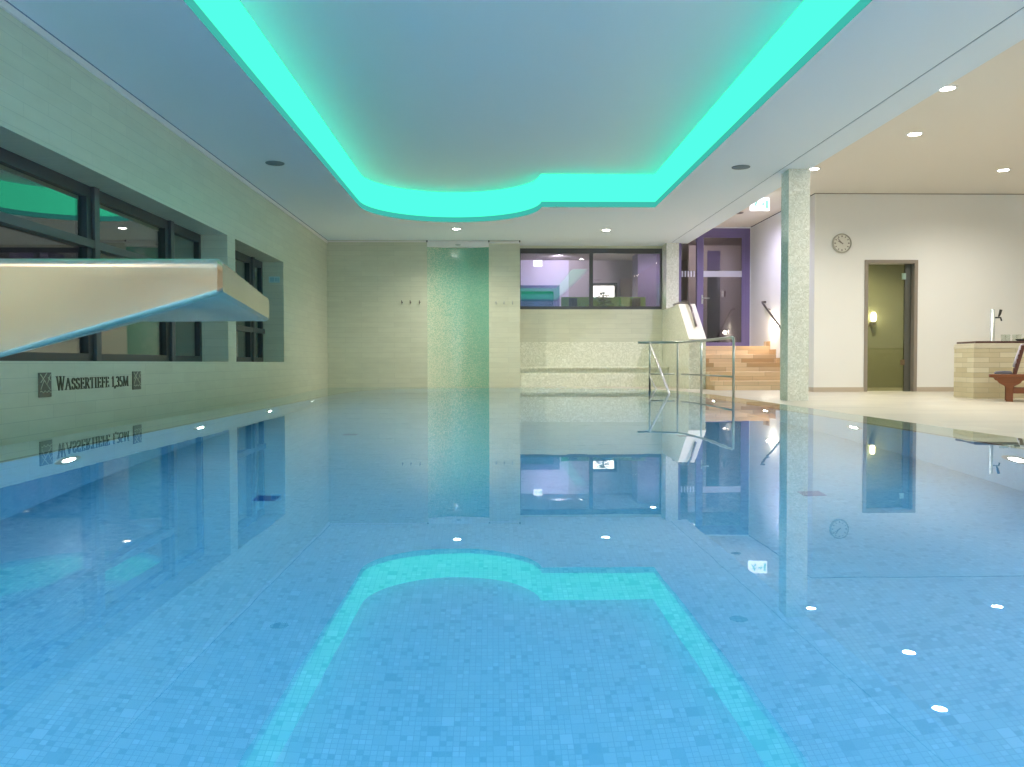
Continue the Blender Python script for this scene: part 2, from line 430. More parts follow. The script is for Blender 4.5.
# ------------------------------------------------------------------ room shell
# left wall with two deep window openings and an added unseen one
mb = MB()
X0, X1 = -3.95, XL
y_a, y_b, y_c, y_d = 3.9, 10.09, 10.39, 12.77
zs, zt = .417, 1.965
mb.box(X0, X1, YB, 16.6, -.35, zs); mb.box(X0, X1, YB, 16.6, zt, 3.3)
for a, b in ((YB, -8.9), (-5.0, y_a), (y_b, y_c), (y_d, 16.6)): mb.box(X0, X1, a, b, zs, zt)
struct('wall_left', mb, 'wall_tile')
# far wall with a curved waterfall niche and a projecting pilaster
mb = MB()
xa, xb = -1.27, -.056
mb.box(-3.3, xa, YF, 16.75, -.3, 3.3); mb.box(xb, .556, YF, 16.9, -.3, 3.3)
mb.box(xa, xb, 16.56, 16.75, -.3, 3.3)
struct('wall_far', mb, 'wall_tile')
mb = MB(); mb.box(.556, 3.52, 16.80, 17.0, -.3, 1.497)          # recess under the lobby window
mb.box(.556, 3.55, 16.80, 17.0, 2.745, 3.3)
struct('wall_recess', mb, 'wall_tile')
# curved mosaic of the niche
mb = MB(); sag = .16; half = (xb - xa) / 2; R_ = (half * half + sag * sag) / (2 * sag); cx = (xa + xb) / 2; cy = YF + sag - R_
th0 = math.asin(half / R_); K = 28
uvs = []
prev = None
for i in range(K + 1):
    a = -th0 + 2 * th0 * i / K
    x, y = cx + R_ * math.sin(a), cy + R_ * math.cos(a)
    v0, v1 = mb.bm.verts.new((x, y, -.3)), mb.bm.verts.new((x, y, 2.70))
    if prev: mb.bm.faces.new((prev[0], v0, v1, prev[1])).smooth = True
    prev = (v0, v1)
mb2 = mb
for f in mb.bm.faces: pass
niche = struct('wall_niche', mb, 'pearl_teal_light')
# white head box over the niche
t = thing('waterfall_head', 'white waterfall outlet box above the green mosaic niche', 'water outlet', ((xa + xb) / 2, YF, 2.674))
B(xa, xb, YF - .012, YF + .40, 2.674, 2.795).build('outlet_box', 'trim', t, bevel=.004)
MB().lathe([(0, 0), (.035, 0), (.04, .006), (.03, .012), (0, .012)], 18, Matrix.Translation(((xa + xb) / 2, YF - .010, 2.715)) @ Matrix.Rotation(PI / 2, 4, 'X') @ Matrix.Diagonal((1.4, .45, 1, 1))).build('outlet_badge', 'rail_steel', t)
# cornices
struct('trim_1', B(XL, XL + .022, YB, YF, 2.742, 2.792), 'trim')
struct('trim_2', B(XL, xa, YF - .018, YF, 2.765, 2.79), 'trim')
struct('trim_3', B(xb, .556, YF - .018, YF, 2.745, 2.79), 'trim')
struct('trim_4', B(XL, XL + .026, YB, YF, 2.792, 2.8), 'joint_blue')
mb = MB()
for x in (xa, xb, .55): mb.box(x - .012, x + .012, YF - .03, YF, 2.765, 2.80)
struct('trim_5', mb, 'dark_gap')

# bench in the recess
mb = MB()
mb.box(.558, 3.518, 16.15, 16.798, .285, .312); mb.box(.558, 3.518, 16.20, 16.798, .17, .285); mb.box(.558, 3.518, 16.15, 16.798, -.2, .17)
mb.box(.558, 3.518, 16.78, 16.798, .312, .824)
tag(mb.build('mosaic_bench', 'cream_mosaic'), 'built-in cream mosaic bench under the wide lobby window', 'bench')

# pier between window and entrance, parapet of the stairs
struct('wall_pier', B(3.505, 3.757, 16.35, 16.8, 1.485, 3.2), 'pearl')
struct('wall_pier_base', B(3.52, 3.757, 15.6, 16.8, -.2, 1.485), 'cream_mosaic')
mb = MB()
mb.prism([(14.5, -.2), (14.5, .80), (15.34, 1.485), (15.6, 1.485), (15.6, -.2)], 3.52, 3.82, 'x')
struct('wall_parapet', mb, 'cream_mosaic')
# smooth cap on the parapet
mb = MB(); mb.prism([(14.49, .80), (14.49, .815), (15.335, 1.503), (15.6, 1.503), (15.6, 1.485), (15.34, 1.485), (14.5, .80)], 3.515, 3.83, 'x')
struct('trim_6', mb, plain('pale cap stone', (.80, .76, .62), .5))

# stairs
mb = MB()
tread, rise = .32, .1572
for k in range(5):
    mb.box(3.82, 5.22, 13.92 + k * tread, 13.92 + (k + 1) * tread if k < 4 else 15.6, ZD - .1, ZD + rise * (k + 1))
mb.box(3.757, 5.22, 15.6, 16.9, ZL - .3, ZL)
struct('floor_stairs', mb, 'stone_step', bevel=.006)
# stepped skirting on the stair wall
mb = MB()
for k in range(5): mb.box(5.205, 5.22, 13.92 + k * tread, 13.92 + (k + 1) * tread, ZD + rise * (k + 1), ZD + rise * (k + 1) + .09)
struct('baseboard_stairs', mb, 'stone_step')

# right back wall, stair side wall
mb = MB()
dx0, dx1, dzt = 6.04, 6.91, 2.055
mb.box(5.38, dx0, YR, YR + .16, -.2, 3.3); mb.box(dx1, XR + .2, YR, YR + .16, -.2, 3.3); mb.box(dx0, dx1, YR, YR + .16, dzt, 3.3)
mb.box(5.22, 5.38, YR, 16.6, -.2, 3.3)
struct('wall_right', mb, 'white')
mb = MB(); mb.box(5.22, dx0, YR - .012, YR, ZD, ZD + .072); mb.box(dx1, XR, YR - .012, YR, ZD, ZD + .072); mb.box(5.208, 5.22, YR, 13.92, ZD, ZD + .072)
struct('baseboard_right', mb, plain('beige baseboard', (.50, .42, .33), .5))
struct('wall_side', B(XR, XR + .2, YB, 13.3, -.3, 3.3), 'white')
struct('wall_back', B(-4, XR + .2, YB - .2, YB, -.4, 3.3), 'white')

# floors
mb = MB()
mb.box(2.80, XR + .2, YB, 17.0, -.3, ZD)
mb.box(-2.4, 2.80, 13.44, 17.0, -.3, ZD)
mb.box(-4, 2.80, YB, -7.42, -.3, ZD)
struct('floor', mb, 'deck')
struct('floor_gutter', B(-3.3, -2.3, -7.42, 17.0, -.36, -.30), 'coping')

# ------------------------------------------------------------------ ceilings and light cove
ARC_C, ARC_R = (-.63, 12.62), 1.40
cl, cr_, cn, cf = -2.04, 2.53, 1.7, 12.64
def cove_loop(off):
    """opening outline, pushed outward by off"""
    pts = [(cr_ + off, cn - off), (cr_ + off, cf + off)]
    R2 = ARC_R + off
    a0 = math.asin((cf + off - ARC_C[1]) / R2)
    a1 = PI - (math.asin(max(-1, min(1, (cf - .03 - ARC_C[1]) / R2))) if off == 0 else a0)
    xl = cl - off
    for k in range(41):
        a = a0 + (a1 - a0) * k / 40
        pts.append((ARC_C[0] + R2 * math.cos(a), ARC_C[1] + R2 * math.sin(a)))
    pts.append((xl, cn - off))
    return pts
C0 = cove_loop(0)
def wall_strip(mb, loop, z0, z1, inward=True):
    k = len(loop)
    for i in range(k):
        a, b = loop[i], loop[(i + 1) % k]
        mb.quad((*a, z0), (*b, z0), (*b, z1), (*a, z1))
def holed_plane(mb, rect, loop, z):
    """rectangle with the cove opening cut out, as a filled planar face set"""
    x0, x1, y0, y1 = rect
    bm = mb.bm
    R4 = [bm.verts.new((x, y, z)) for x, y in ((x0, y0), (x1, y0), (x1, y1), (x0, y1))]
    Lp = [bm.verts.new((x, y, z)) for x, y in loop]
    es = [bm.edges.new((R4[i], R4[(i + 1) % 4])) for i in range(4)] + [bm.edges.new((Lp[i], Lp[(i + 1) % len(Lp)])) for i in range(len(Lp))]
    bmesh.ops.triangle_fill(bm, edges=es, use_beauty=True, use_dissolve=False)
LIP, ZT = .085, 3.31
C1, C2 = cove_loop(.03), cove_loop(-.02)
def fix(loop): return loop
mb = MB()
holed_plane(mb, (-3.3, 3.60, YB, 16.8), C0, ZC)
bmesh.ops.remove_doubles(mb.bm, verts=mb.bm.verts[:], dist=1e-5)
struct('ceiling_pool', mb, 'ceiling')
# ledge behind the lip, trough wall and raised ceiling
mb = MB()
f = mb.bm.faces.new([mb.bm.verts.new((x, y, ZT)) for x, y in C1]); bmesh.ops.triangulate(mb.bm, faces=[f])
bmesh.ops.remove_doubles(mb.bm, verts=mb.bm.verts[:], dist=1e-5)
struct('ceiling_cove', mb, 'ceiling')
# backlit translucent band standing behind the lip all round the opening
mb = MB()
for i in range(len(C1)):
    j = (i + 1) % len(C1)
    mb.quad((*C1[i], ZC + LIP), (*C1[j], ZC + LIP), (*C2[j], ZT - .002), (*C2[i], ZT - .002))
bmesh.ops.remove_doubles(mb.bm, verts=mb.bm.verts[:], dist=1e-5)
led = mb.build('cove_light_band', 'led')
mb = MB()
for i in range(len(C0)):
    j = (i + 1) % len(C0)
    mb.quad((*C0[i], ZC), (*C0[j], ZC), (*C0[j], ZC + LIP), (*C0[i], ZC + LIP)); mb.quad((*C0[i], ZC + LIP), (*C0[j], ZC + LIP), (*C1[j], ZC + LIP), (*C1[i], ZC + LIP))
bmesh.ops.remove_doubles(mb.bm, verts=mb.bm.verts[:], dist=1e-5)
edge = mb.build('lip_added_glow', emit('teal lip with added glow', (.11, 1.0, .84), .175), led)  # teal light on the lip is put in as a dim glow
edge['label'] = 'lip of the opening with added teal glow'
tag(led, 'glowing teal light band round the raised ceiling above the pool', 'cove light')
# beam beside the pool ceiling
struct('ceiling_beam', B(3.615, 3.96, YB, 16.6, ZC, 3.3), 'ceiling')
struct('trim_7', B(3.595, 3.618, YB, 16.6, ZC + .004, ZC + .04), 'joint_blue')
struct('ceiling_right', B(3.96, XR + .2, YB, 16.6, ZR, 3.3), 'ceiling_warm')
struct('trim_8', B(5.22, XR, YR - .004, YR, ZR - .012, ZR), 'frame_taupe')
struct('trim_9', B(5.216, 5.22, YR, 16.4, ZR - .012, ZR), 'dark_gap')
# roof over everything so that no night sky leaks in
struct('roof_slab', B(-4, XR + .3, YB - .2, 23.0, 3.32, 3.45), 'dark_gap')

# pillar at the pool edge
struct('pillar', B(3.69, 3.955, 10.1, 10.365, ZD, ZC), 'pearl')

# ------------------------------------------------------------------ windows on the left
XW = -3.55
def left_window(name, y0, y1, mullions, transom, t_range):
    fr = MB()
    a = .07
    fr.box(XW - .06, XW, y0 + a, y1 - a, zs, zs + a); fr.box(XW - .06, XW, y0 + a, y1 - a, zt - .10, zt)
    fr.box(XW - .06, XW, y0, y0 + a, zs, zt); fr.box(XW - .06, XW, y1 - a, y1, zs, zt)
    root = struct(name, fr, 'frame')
    for y in mullions: B(XW - .07, XW + .035, y - .045, y + .045, zs, zt).build('mullion', 'frame_grey', root)
    for y in mullions: 
        B(XW - .065, XW + .005, y - .13, y - .045, zs + a, zt - .1).build('sash_stile', 'frame', root)
    B(XW - .065, XW + .03, t_range[0], t_range[1], transom - .035, transom + .035).build('transom', 'frame_grey', root)
    ys = [y0] + list(mullions) + [y1]
    for p, q in zip(ys, ys[1:]):
        B(XW - .045, XW - .035, p + .02, q - .02, zs + .02, zt - .02).build('pane', 'glass', root)
    return root
left_window('window_1', y_a, y_b, (5.68, 7.40, 9.12), 1.455, (y_a, 9.12))
w2 = left_window('window_2', y_c, y_d, (12.2,), .89, (y_c, y_d))
left_window('added_window', -8.9, -5.0, (-7.6, -6.3), 1.455, (-8.9, -5.0))  # unseen window, added for a dark patch in the spout's reflection
# outside of the left windows: a dark terrace
struct('ground_outside', B(-14, -3.95, -10, 24, -.6, -.5), plain('dark terrace', (.02, .02, .02), .9))

# exit direction plate on the far reveal of the second window
t = thing('safety_sign', 'small pale safety sign on the reveal of the far left window', 'sign', (-3.37, 12.77, 1.70))
B(-3.452, -3.285, 12.757, 12.77, 1.645, 1.74).build('plate', 'sign_plate', t, bevel=.003)
mb = MB(); mb.box(-3.43, -3.37, 12.753, 12.758, 1.66, 1.725); mb.build('pictogram', 'sign_mark', t)
for k in range(3): B(-3.355 + k * .022, -3.341 + k * .022, 12.753, 12.758, 1.665, 1.72).build('mark', 'sign_mark', t)

# ------------------------------------------------------------------ depth lettering and plaques on the left wall
def plaque(y0, y1, z0, z1, label):
    t = thing('slate_plaque', label, 'plaque', (XL, (y0 + y1) / 2, z0), 'slate plaques beside the lettering')
    B(XL - .004, XL + .010, y0, y1, z0, z1).build('slate', 'slate', t, bevel=.002)
    w, h = y1 - y0, z1 - z0
    def P(u, v): return Vector((XL + .0105, y0 + u * w, z0 + v * h))
    mb = MB()
    def line(a, b, r): mb.tube([P(*a), P(*b)], r, 6)
    line((.08, .93), (.86, .30), .004); line((.10, .60), (.62, .98), .003); line((.38, .70), (.10, .32), .003)
    line((.62, .52), (.92, .93), .003); line((.70, .80), (.92, .66), .003)
    mb.build('emblem', 'emblem', t)
    mb = MB()
    pts = [P(.06 + .88 * k / 12, .22 + .04 * math.sin(k * 1.5)) for k in range(13)]
    mb.tube(pts, .003, 6)
    mb.build('wave_line', 'emblem', t)
plaque(5.882, 6.042, .157, .334, 'slate plaque with pale emblem left of the wall lettering')
plaque(7.40, 7.565, .163, .327, 'slate plaque with pale emblem right of the wall lettering')

T, F_ = .10, .05
def arc(cx, cy, rx, ry, a0, a1, k=9):
    return [(cx + rx * math.cos(math.radians(a0 + (a1 - a0) * i / k)), cy + ry * math.sin(math.radians(a0 + (a1 - a0) * i / k))) for i in range(k + 1)]
def ser(x, y, w=.22): return ([(x - w / 2, y), (x + w / 2, y)], .045)
GL = {
 'W': (1.05, [([(.08, 1), (.33, 0)], T), ([(.33, 0), (.55, 1)], F_), ([(.50, 1), (.74, 0)], T), ([(.74, 0), (.98, 1)], F_), ser(.08, .98), ser(.98, .98, .2), ser(.52, .98, .2)]),
 'A': (.80, [([(.08, 0), (.40, 1)], F_), ([(.38, 1), (.70, 0)], T), ([(.2, .34), (.60, .34)], .05), ser(.08, .02, .2), ser(.70, .02)]),
 'S': (.52, [(arc(.26, .74, .19, .23, 20, 250) + arc(.26, .26, .20, .24, 80, -160), .105), ([(.43, .98), (.43, .74)], .04), ([(.06, .02), (.06, .28)], .04)]),
 'E': (.58, [([(.16, 0), (.16, 1)], T), ([(.05, .975), (.50, .975)], .05), ([(.16, .52), (.42, .52)], .05), ([(.05, .025), (.54, .025)], .05), ([(.49, .99), (.49, .78)], .045), ([(.42, .62), (.42, .42)], .045), ([(.53, .01), (.53, .24)], .045)]),
 'F': (.54, [([(.16, 0), (.16, 1)], T), ([(.05, .975), (.50, .975)], .05), ([(.16, .52), (.42, .52)], .05), ([(.49, .99), (.49, .78)], .045), ([(.42, .62), (.42, .42)], .045), ser(.16, .02)]),
 'R': (.70, [([(.16, 0), (.16, 1)], T), ([(.05, .975), (.28, .975)] + arc(.30, .75, .20, .225, 85, -90) + [(.16, .525)], .075), ([(.32, .52), (.62, .02)], T), ser(.16, .02), ser(.62, .02, .16)]),
 'T': (.60, [([(.30, 0), (.30, 1)], T), ([(.0, .975), (.86, .975)], .05), ([(.02, .99), (.02, .76)], .045), ser(.30, .02)]),
 'I': (.32, [([(.16, 0), (.16, 1)], T), ser(.16, .02)]),
 '1': (.36, [([(.20, 0), (.20, 1)], T), ([(.20, .97), (.05, .82)], .06), ser(.20, .02)]),
 ',': (.22, [([(.12, .10), (.05, -.16)], .09)]),
 '3': (.50, [(arc(.22, .75, .19, .22, 150, -90) + arc(.22, .27, .21, .26, 90, -150), .09)]),
 '5': (.50, [([(.12, .97), (.44, .97)], .07), ([(.12, .98), (.09, .52)], .06), ([(.09, .54)] + arc(.22, .30, .22, .29, 100, -150), .09)]),
 'M': (1.0, [([(.14, 0), (.18, 1)], F_), ([(.18, 1), (.50, .06)], T), ([(.50, .06), (.80, 1)], F_), ([(.80, 1), (.86, 0)], T), ser(.14, .02, .22), ser(.86, .02), ser(.14, .98, .2), ser(.86, .98, .2)]),
}
def glyph(mb, strokes, u0, z0, su, sz, x):
    for pts, w in strokes:
        w2 = w / 2
        for (p, q) in zip(pts, pts[1:]):
            dx, dy = (q[0] - p[0]), (q[1] - p[1]); l = math.hypot(dx, dy)
            if l < 1e-5: continue
            nx, ny = -dy / l * w2, dx / l * w2
            ex, ey = dx / l * w2 * .3, dy / l * w2 * .3
            poly = [(p[0] - ex + nx, p[1] - ey + ny), (p[0] - ex - nx, p[1] - ey - ny), (q[0] + ex - nx, q[1] + ey - ny), (q[0] + ex + nx, q[1] + ey + ny)]
            mb.prism([(u0 + a * su, z0 + b * sz) for a, b in poly], x, x + .010, 'x')
sign = thing('depth_lettering', 'dark raised lettering WASSERTIEFE 1,35 M on the left tiled wall', 'lettering', (XL, 6.72, .20))
text = 'WASSERTIEFE 1,35M'
tot = sum(.34 if c == ' ' else GL[c][0] for c in text) + .07 * (len(text) - 1)
su = (7.32 - 6.12) / tot; u = 6.12
for i, c in enumerate(text):
    if c == ' ': u += (.34 + .07) * su; continue
    mb = MB(); glyph(mb, GL[c][1], u, .200, su, .104 if i == 0 else .088, XL - .002)
    mb.build('letter', 'letter', sign)
    u += (GL[c][0] + .07) * su

# ------------------------------------------------------------------ stainless massage spout at the left
sp = thing('massage_spout', 'broad brushed steel massage spout reaching over the water at left', 'pool spout', (-2.2, 1.37, 0))
mb = MB()
near_y, far_y = 1.04, 1.70
st = [  # x_near, x_far, top, bottom near, bottom far
    (-.34, -.459, .533, .486, .486), (-.62, -.72, .533, .4065, .486), (-.95, -1.0, .533, .312, .47), (-1.30, -1.30, .525, .212, .40), (-1.62, -1.62, .505, .12, .27),
    (-1.86, -1.86, .44, .045, .12), (-2.03, -2.03, .33, .0, .0), (-2.24, -2.24, .17, .0, .0), (-2.31, -2.31, .03, .0, .0)]
R4 = []; RAD, NS = .0075, 4
st = [(st[0][0] + .0, st[0][1] + .0) + st[0][2:]] + [(st[0][0] - .006, st[0][1] - .006) + st[0][2:]] + st[1:]
for idx, (xn, xf, zt_, zn, zf) in enumerate(st):
    cs = [Vector((near_y, zt_)), Vector((far_y, zt_ + .002)), Vector((far_y, zf)), Vector((near_y, zn))]
    if idx == 0:
        mid = sum(cs, Vector((0, 0))) / 4
        cs = [c_ + Vector((.006 if c_.x < mid.x else -.006, .005 if c_.y < mid.y else -.005)) for c_ in cs]
    ring_ = []
    for i in range(4):
        p0, p1, p2 = cs[i - 1], cs[i], cs[(i + 1) % 4]
        d0, d2 = (p0 - p1).normalized(), (p2 - p1).normalized()
        rr_ = .014 if i < 2 else RAD
        a_ = p1 + d0 * rr_; b_ = p1 + d2 * rr_
        for k in range(NS + 1):
            t_ = k / NS
            q_ = a_ * (1 - t_) ** 2 + p1 * 2 * t_ * (1 - t_) + b_ * t_ ** 2
            f_ = (q_.x - near_y) / (far_y - near_y)
            ring_.append(mb.bm.verts.new((xn + (xf - xn) * f_, q_.x, q_.y)))
    R4.append(ring_)
nr = len(R4[0]); under = 3 * (NS + 1) - 1
for A, Bq in zip(R4, R4[1:]):
    for i in range(nr):
        i2 = (i + 1) % nr
        if i == under:
            mb.bm.faces.new((A[i2], Bq[i], A[i])); mb.bm.faces.new((A[i2], Bq[i2], Bq[i]))
        else: mb.bm.faces.new((A[i], A[i2], Bq[i2], Bq[i]))
mb.bm.faces.new(R4[0]); mb.bm.faces.new(R4[-1][::-1])
body = mb.build('spout_body', 'steel', sp)
for f in body.data.polygons: f.use_smooth = True
body.data.set_sharp_from_angle(angle=math.radians(32))
mb = MB(); mb.box(-2.355, -1.99, .98, 1.76, -.010, .004); mb.build('base_plate', 'rail_steel', sp, bevel=.002)
for bx_, by_ in ((-2.335, 1.0), (-2.335, 1.74), (-2.01, 1.0), (-2.01, 1.74)):
    MB().lathe([(0, .012), (.009, .012), (.011, .004)], 6, Matrix.Translation((bx_, by_, 0))).build('bolt', 'rail_steel', sp)

# ------------------------------------------------------------------ pool handrail at the far right corner
rl = thing('pool_handrail', 'steel tube handrail running round the far right pool corner', 'handrail', (7.0 * .4, 12.9, ZD))
zr = .72
top = [(6.05 * .4, 13.0, zr + .005), (6.33 * .4, 12.98, zr), (2.95, 12.9, zr)]
c0 = Vector((3.0, 12.0))
top = [(2.34, 13.04, zr), (2.533, 13.04, zr), (2.78, 12.98, zr), (2.94, 12.86, zr), (3.02, 12.66, zr), (3.075, 12.3, zr), (3.095, 11.8, zr), (3.10, 11.2, zr), (3.10, 10.46, zr), (3.10, 10.42, zr - .012), (3.10, 10.40, zr - .05)]
MB().tube(top, .019, 12).build('top_rail', 'rail_steel', rl)
P_ = [(2.533, 13.04), (2.94, 12.86), (3.085, 11.95), (3.10, 10.40)]
for (x, y) in P_: MB().tube([(x, y, ZD - .02), (x, y, zr)], .0165, 12).build('post', 'rail_steel', rl)
MB().tube([(2.545, 13.03, .215), (2.74, 12.985, .215), (2.90, 12.88, .215)], .012, 10).build('mid_rail', 'rail_steel', rl)
MB().tube([(2.97, 12.72, .215), (3.05, 12.3, .215), (3.085, 11.95, .215), (3.10, 11.2, .215), (3.10, 10.40, .215)], .012, 10).build('mid_rail', 'rail_steel', rl)
MB().tube([(2.533, 13.02, zr - .01), (2.52, 12.9, zr - .06), (2.26, 10.36, 0), (2.24, 10.2, -.05), (2.22, 10.05, -.30)], .018, 12).build('stair_rail', 'rail_steel', rl)
MB().tube([(2.53, 13.02, .215), (2.50, 12.8, .16), (2.45, 12.15, -.0), (2.44, 12.0, -.04)], .015, 10).build('stair_rail', 'rail_steel', rl)

# handrail on the parapet
ph = thing('parapet_handrail', 'dark bronze handrail fixed along the sloping stair parapet', 'handrail', (3.67, 15.2, 1.5))
MB().tube([(3.62, 16.2, 1.55), (3.66, 15.45, 1.555), (3.69, 15.28, 1.53), (3.70, 15.1, 1.41), (3.70, 14.72, 1.06)], .020, 10).build('rail', 'dark_steel', ph)
for y, z in ((15.32, 1.55), (14.78, 1.11)): MB().tube([(3.70, y, z), (3.70, y + .01, z - .075)], .010, 8).build('bracket', 'dark_steel', ph)
wh = thing('wall_handrail', 'short dark bronze handrail on the white stair wall', 'handrail', (5.2, 15.0, 1.3))
MB().tube([(5.22, 15.46, 1.545), (5.15, 15.46, 1.545), (5.14, 15.40, 1.52), (5.14, 14.2, .895), (5.14, 14.12, .85)], .020, 10).build('rail', 'dark_steel', wh)
for y, z in ((15.2, 1.416), (14.4, 1.0)): MB().tube([(5.14, y, z), (5.22, y, z - .03)], .010, 8).build('bracket', 'dark_steel', wh)
sl = thing('step_light', 'small bright spotlight on the stair wall below the handrail', 'wall lamp', (5.22, 15.0, 1.08))
Rm = Matrix.Translation((5.22, 15.0, 1.08)) @ Matrix.Rotation(-PI / 2, 4, 'Y')
MB().lathe([(.05, 0), (.05, .012), (.036, .016), (.034, .008)], 20, Rm).build('bezel', 'rail_steel', sl)
MB().lathe([(0, .010), (.034, .010)], 20, Rm).build('lens', 'lamp', sl)
point('step_glow', (5.13, 15.0, 1.06), 4, (1, .9, .72), .03)

# ------------------------------------------------------------------ entrance door on the landing
YE = 16.4
fr = MB()
fx0, fx1, fz = 3.757, 5.21, 3.10
fr.box(fx0, fx0 + .06, YE, YE + .09, ZL, fz); fr.box(fx1 - .11, fx1, YE, YE + .09, ZL, fz); fr.box(fx0 + .06, 4.135, YE, YE + .09, fz - .13, fz); fr.box(4.215, fx1 - .11, YE, YE + .09, fz - .13, fz)
fr.box(4.135, 4.215, YE - .01, YE + .09, ZL, fz); fr.box(fx0 + .06, 4.135, YE, YE + .09, ZL, ZL + .12)
d1 = struct('door_1', fr, 'frame_violet')
struct('trim_10', B(fx0, fx1 + .02, YE - .02, YE, fz, ZR), 'trim')
struct('trim_11', B(fx1, fx1 + .012, YE - .02, YE, ZL, fz), 'trim')
B(fx0 + .05, 4.14, YE + .04, YE + .05, ZL + .1, fz - .12).build('sidelight_pane', 'glass_door', d1)
lf = MB()
lx0, lx1 = 4.215, fx1 - .11
lf.box(lx0, lx0 + .055, YE + .01, YE + .06, ZL + .01, fz - .13); lf.box(lx1 - .05, lx1, YE + .01, YE + .06, ZL + .01, fz - .13)
lf.box(lx0 + .055, lx1 - .05, YE + .01, YE + .06, fz - .185, fz - .13); lf.box(lx0 + .055, lx1 - .05, YE + .01, YE + .06, ZL + .01, ZL + .10)
leaf = lf.build('door_leaf', 'frame_violet', d1)
B(lx0 + .05, lx1 - .045, YE + .03, YE + .04, ZL + .09, fz - .18).build('door_pane', 'glass_door', leaf)
B(lx0 + .055, lx1 - .05, YE + .022, YE + .029, 2.125, 2.245).build('frosted_band', 'stripe', leaf)
mb = MB()
for k in range(5): mb.box(fx0 + .075 + k * .06, fx0 + .105 + k * .06, YE + .03, YE + .037, 2.125, 2.245)
mb.build('frosted_bars', 'stripe', d1)
mb = MB(); mb.tube([(lx0 + .03, YE + .01, 1.69), (lx0 + .03, YE - .05, 1.69), (lx0 + .05, YE - .06, 1.69), (lx0 + .16, YE - .06, 1.69)], .010, 8)
mb.box(lx0 + .015, lx0 + .045, YE, YE + .01, 1.58, 1.76)
mb.build('door_handle', 'rail_steel', leaf)

# ------------------------------------------------------------------ olive glass door in the right wall
fr = MB()
a = .055
fr.box(dx0, dx0 + a, YR - .015, YR + .16, ZD, dzt); fr.box(dx1 - a, dx1, YR - .015, YR + .16, ZD, dzt); fr.box(dx0 + a, dx1 - a, YR - .015, YR + .16, dzt - a, dzt)
d2 = struct('door_2', fr, 'frame_taupe')
lf = B(dx0 + a + .006, dx1 - a - .10, YR + .10, YR + .11, ZD + .008, dzt - a - .006).build('door_pane', 'glass_olive', d2)
B(dx1 - a - .105, dx1 - a, YR + .09, YR + .13, ZD, dzt - a).build('door_stile', plain('dark olive jamb', (.09, .09, .075), .5), d2)
B(6.70, 6.765, YR + .085, YR + .10, 1.75, 1.85).build('hinge', plain('pale green hinge', (.35, .5, .42), .3, .5), d2)
B(6.69, 6.755, YR + .085, YR + .10, .35, .44).build('hinge', 'brass', d2)
MB().tube([(6.145, YR + .10, .98), (6.145, YR + .05, .98), (6.145, YR + .05, 1.08), (6.145, YR + .10, 1.08)], .008, 8).build('door_pull', 'brass', d2)
# room behind the olive door
mb = MB()
mb.box(5.5, 8.0, 15.2, 15.3, -.2, 3.0); mb.box(5.4, 5.5, YR + .16, 15.3, -.2, 3.0); mb.box(8.0, 8.1, YR + .16, 15.3, -.2, 3.0)
mb.box(5.4, 8.1, YR + .16, 15.3, 2.6, 2.7)
struct('wall_washroom', mb, 'olive')
sc_ = thing('wall_sconce', 'small lit wall sconce seen through the olive glass door', 'wall lamp', (7.13, 15.2, 1.24))
MB().lathe([(.03, 0), (.045, .03), (.048, .12), (.03, .17), (0, .175)], 20, Matrix.Translation((7.13, 15.10, 1.16))).build('shade', emit('sconce shade', (1, .9, .7), 9), sc_)
B(7.10, 7.16, 15.08, 15.2, 1.09, 1.15).build('bracket', 'dark_steel', sc_)
spot('washroom_beam', (6.7, 14.2, 2.58), 100, (1, .94, .8), 150, .8, .05)

# clock
ck = thing('wall_clock', 'round cream wall clock with thin hands on the white wall', 'clock', (5.652, YR, 2.32))
Rm = Matrix.Translation((5.652, YR, 2.32)) @ Matrix.Rotation(PI / 2, 4, 'X')
MB().lathe([(.155, 0), (.158, .03), (.150, .045), (.138, .045), (.137, .03)], 40, Rm).build('rim', 'clock_rim', ck)
MB().lathe([(0, .030), (.138, .030)], 40, Rm).build('face', 'clock_face', ck)
for k in range(12):
    q = Rm @ Matrix.Rotation(k * PI / 6, 4, 'Z'); w_ = .009 if k % 3 == 0 else .006
    MB().box(-w_, w_, .098, .124, .031, .034, q).build('hour_mark', 'clock_hand', ck)
def hand(ang, l, w):
    q = Rm @ Matrix.Rotation(-math.radians(ang), 4, 'Z')
    return MB().prism([(-w, -.02), (w, -.02), (w * .6, l), (-w * .6, l)], .034, .038, 'z', q)
hand(300, .075, .009).build('hour_hand', 'clock_hand', ck)
hand(318, .105, .006).build('minute_hand', 'clock_hand', ck)

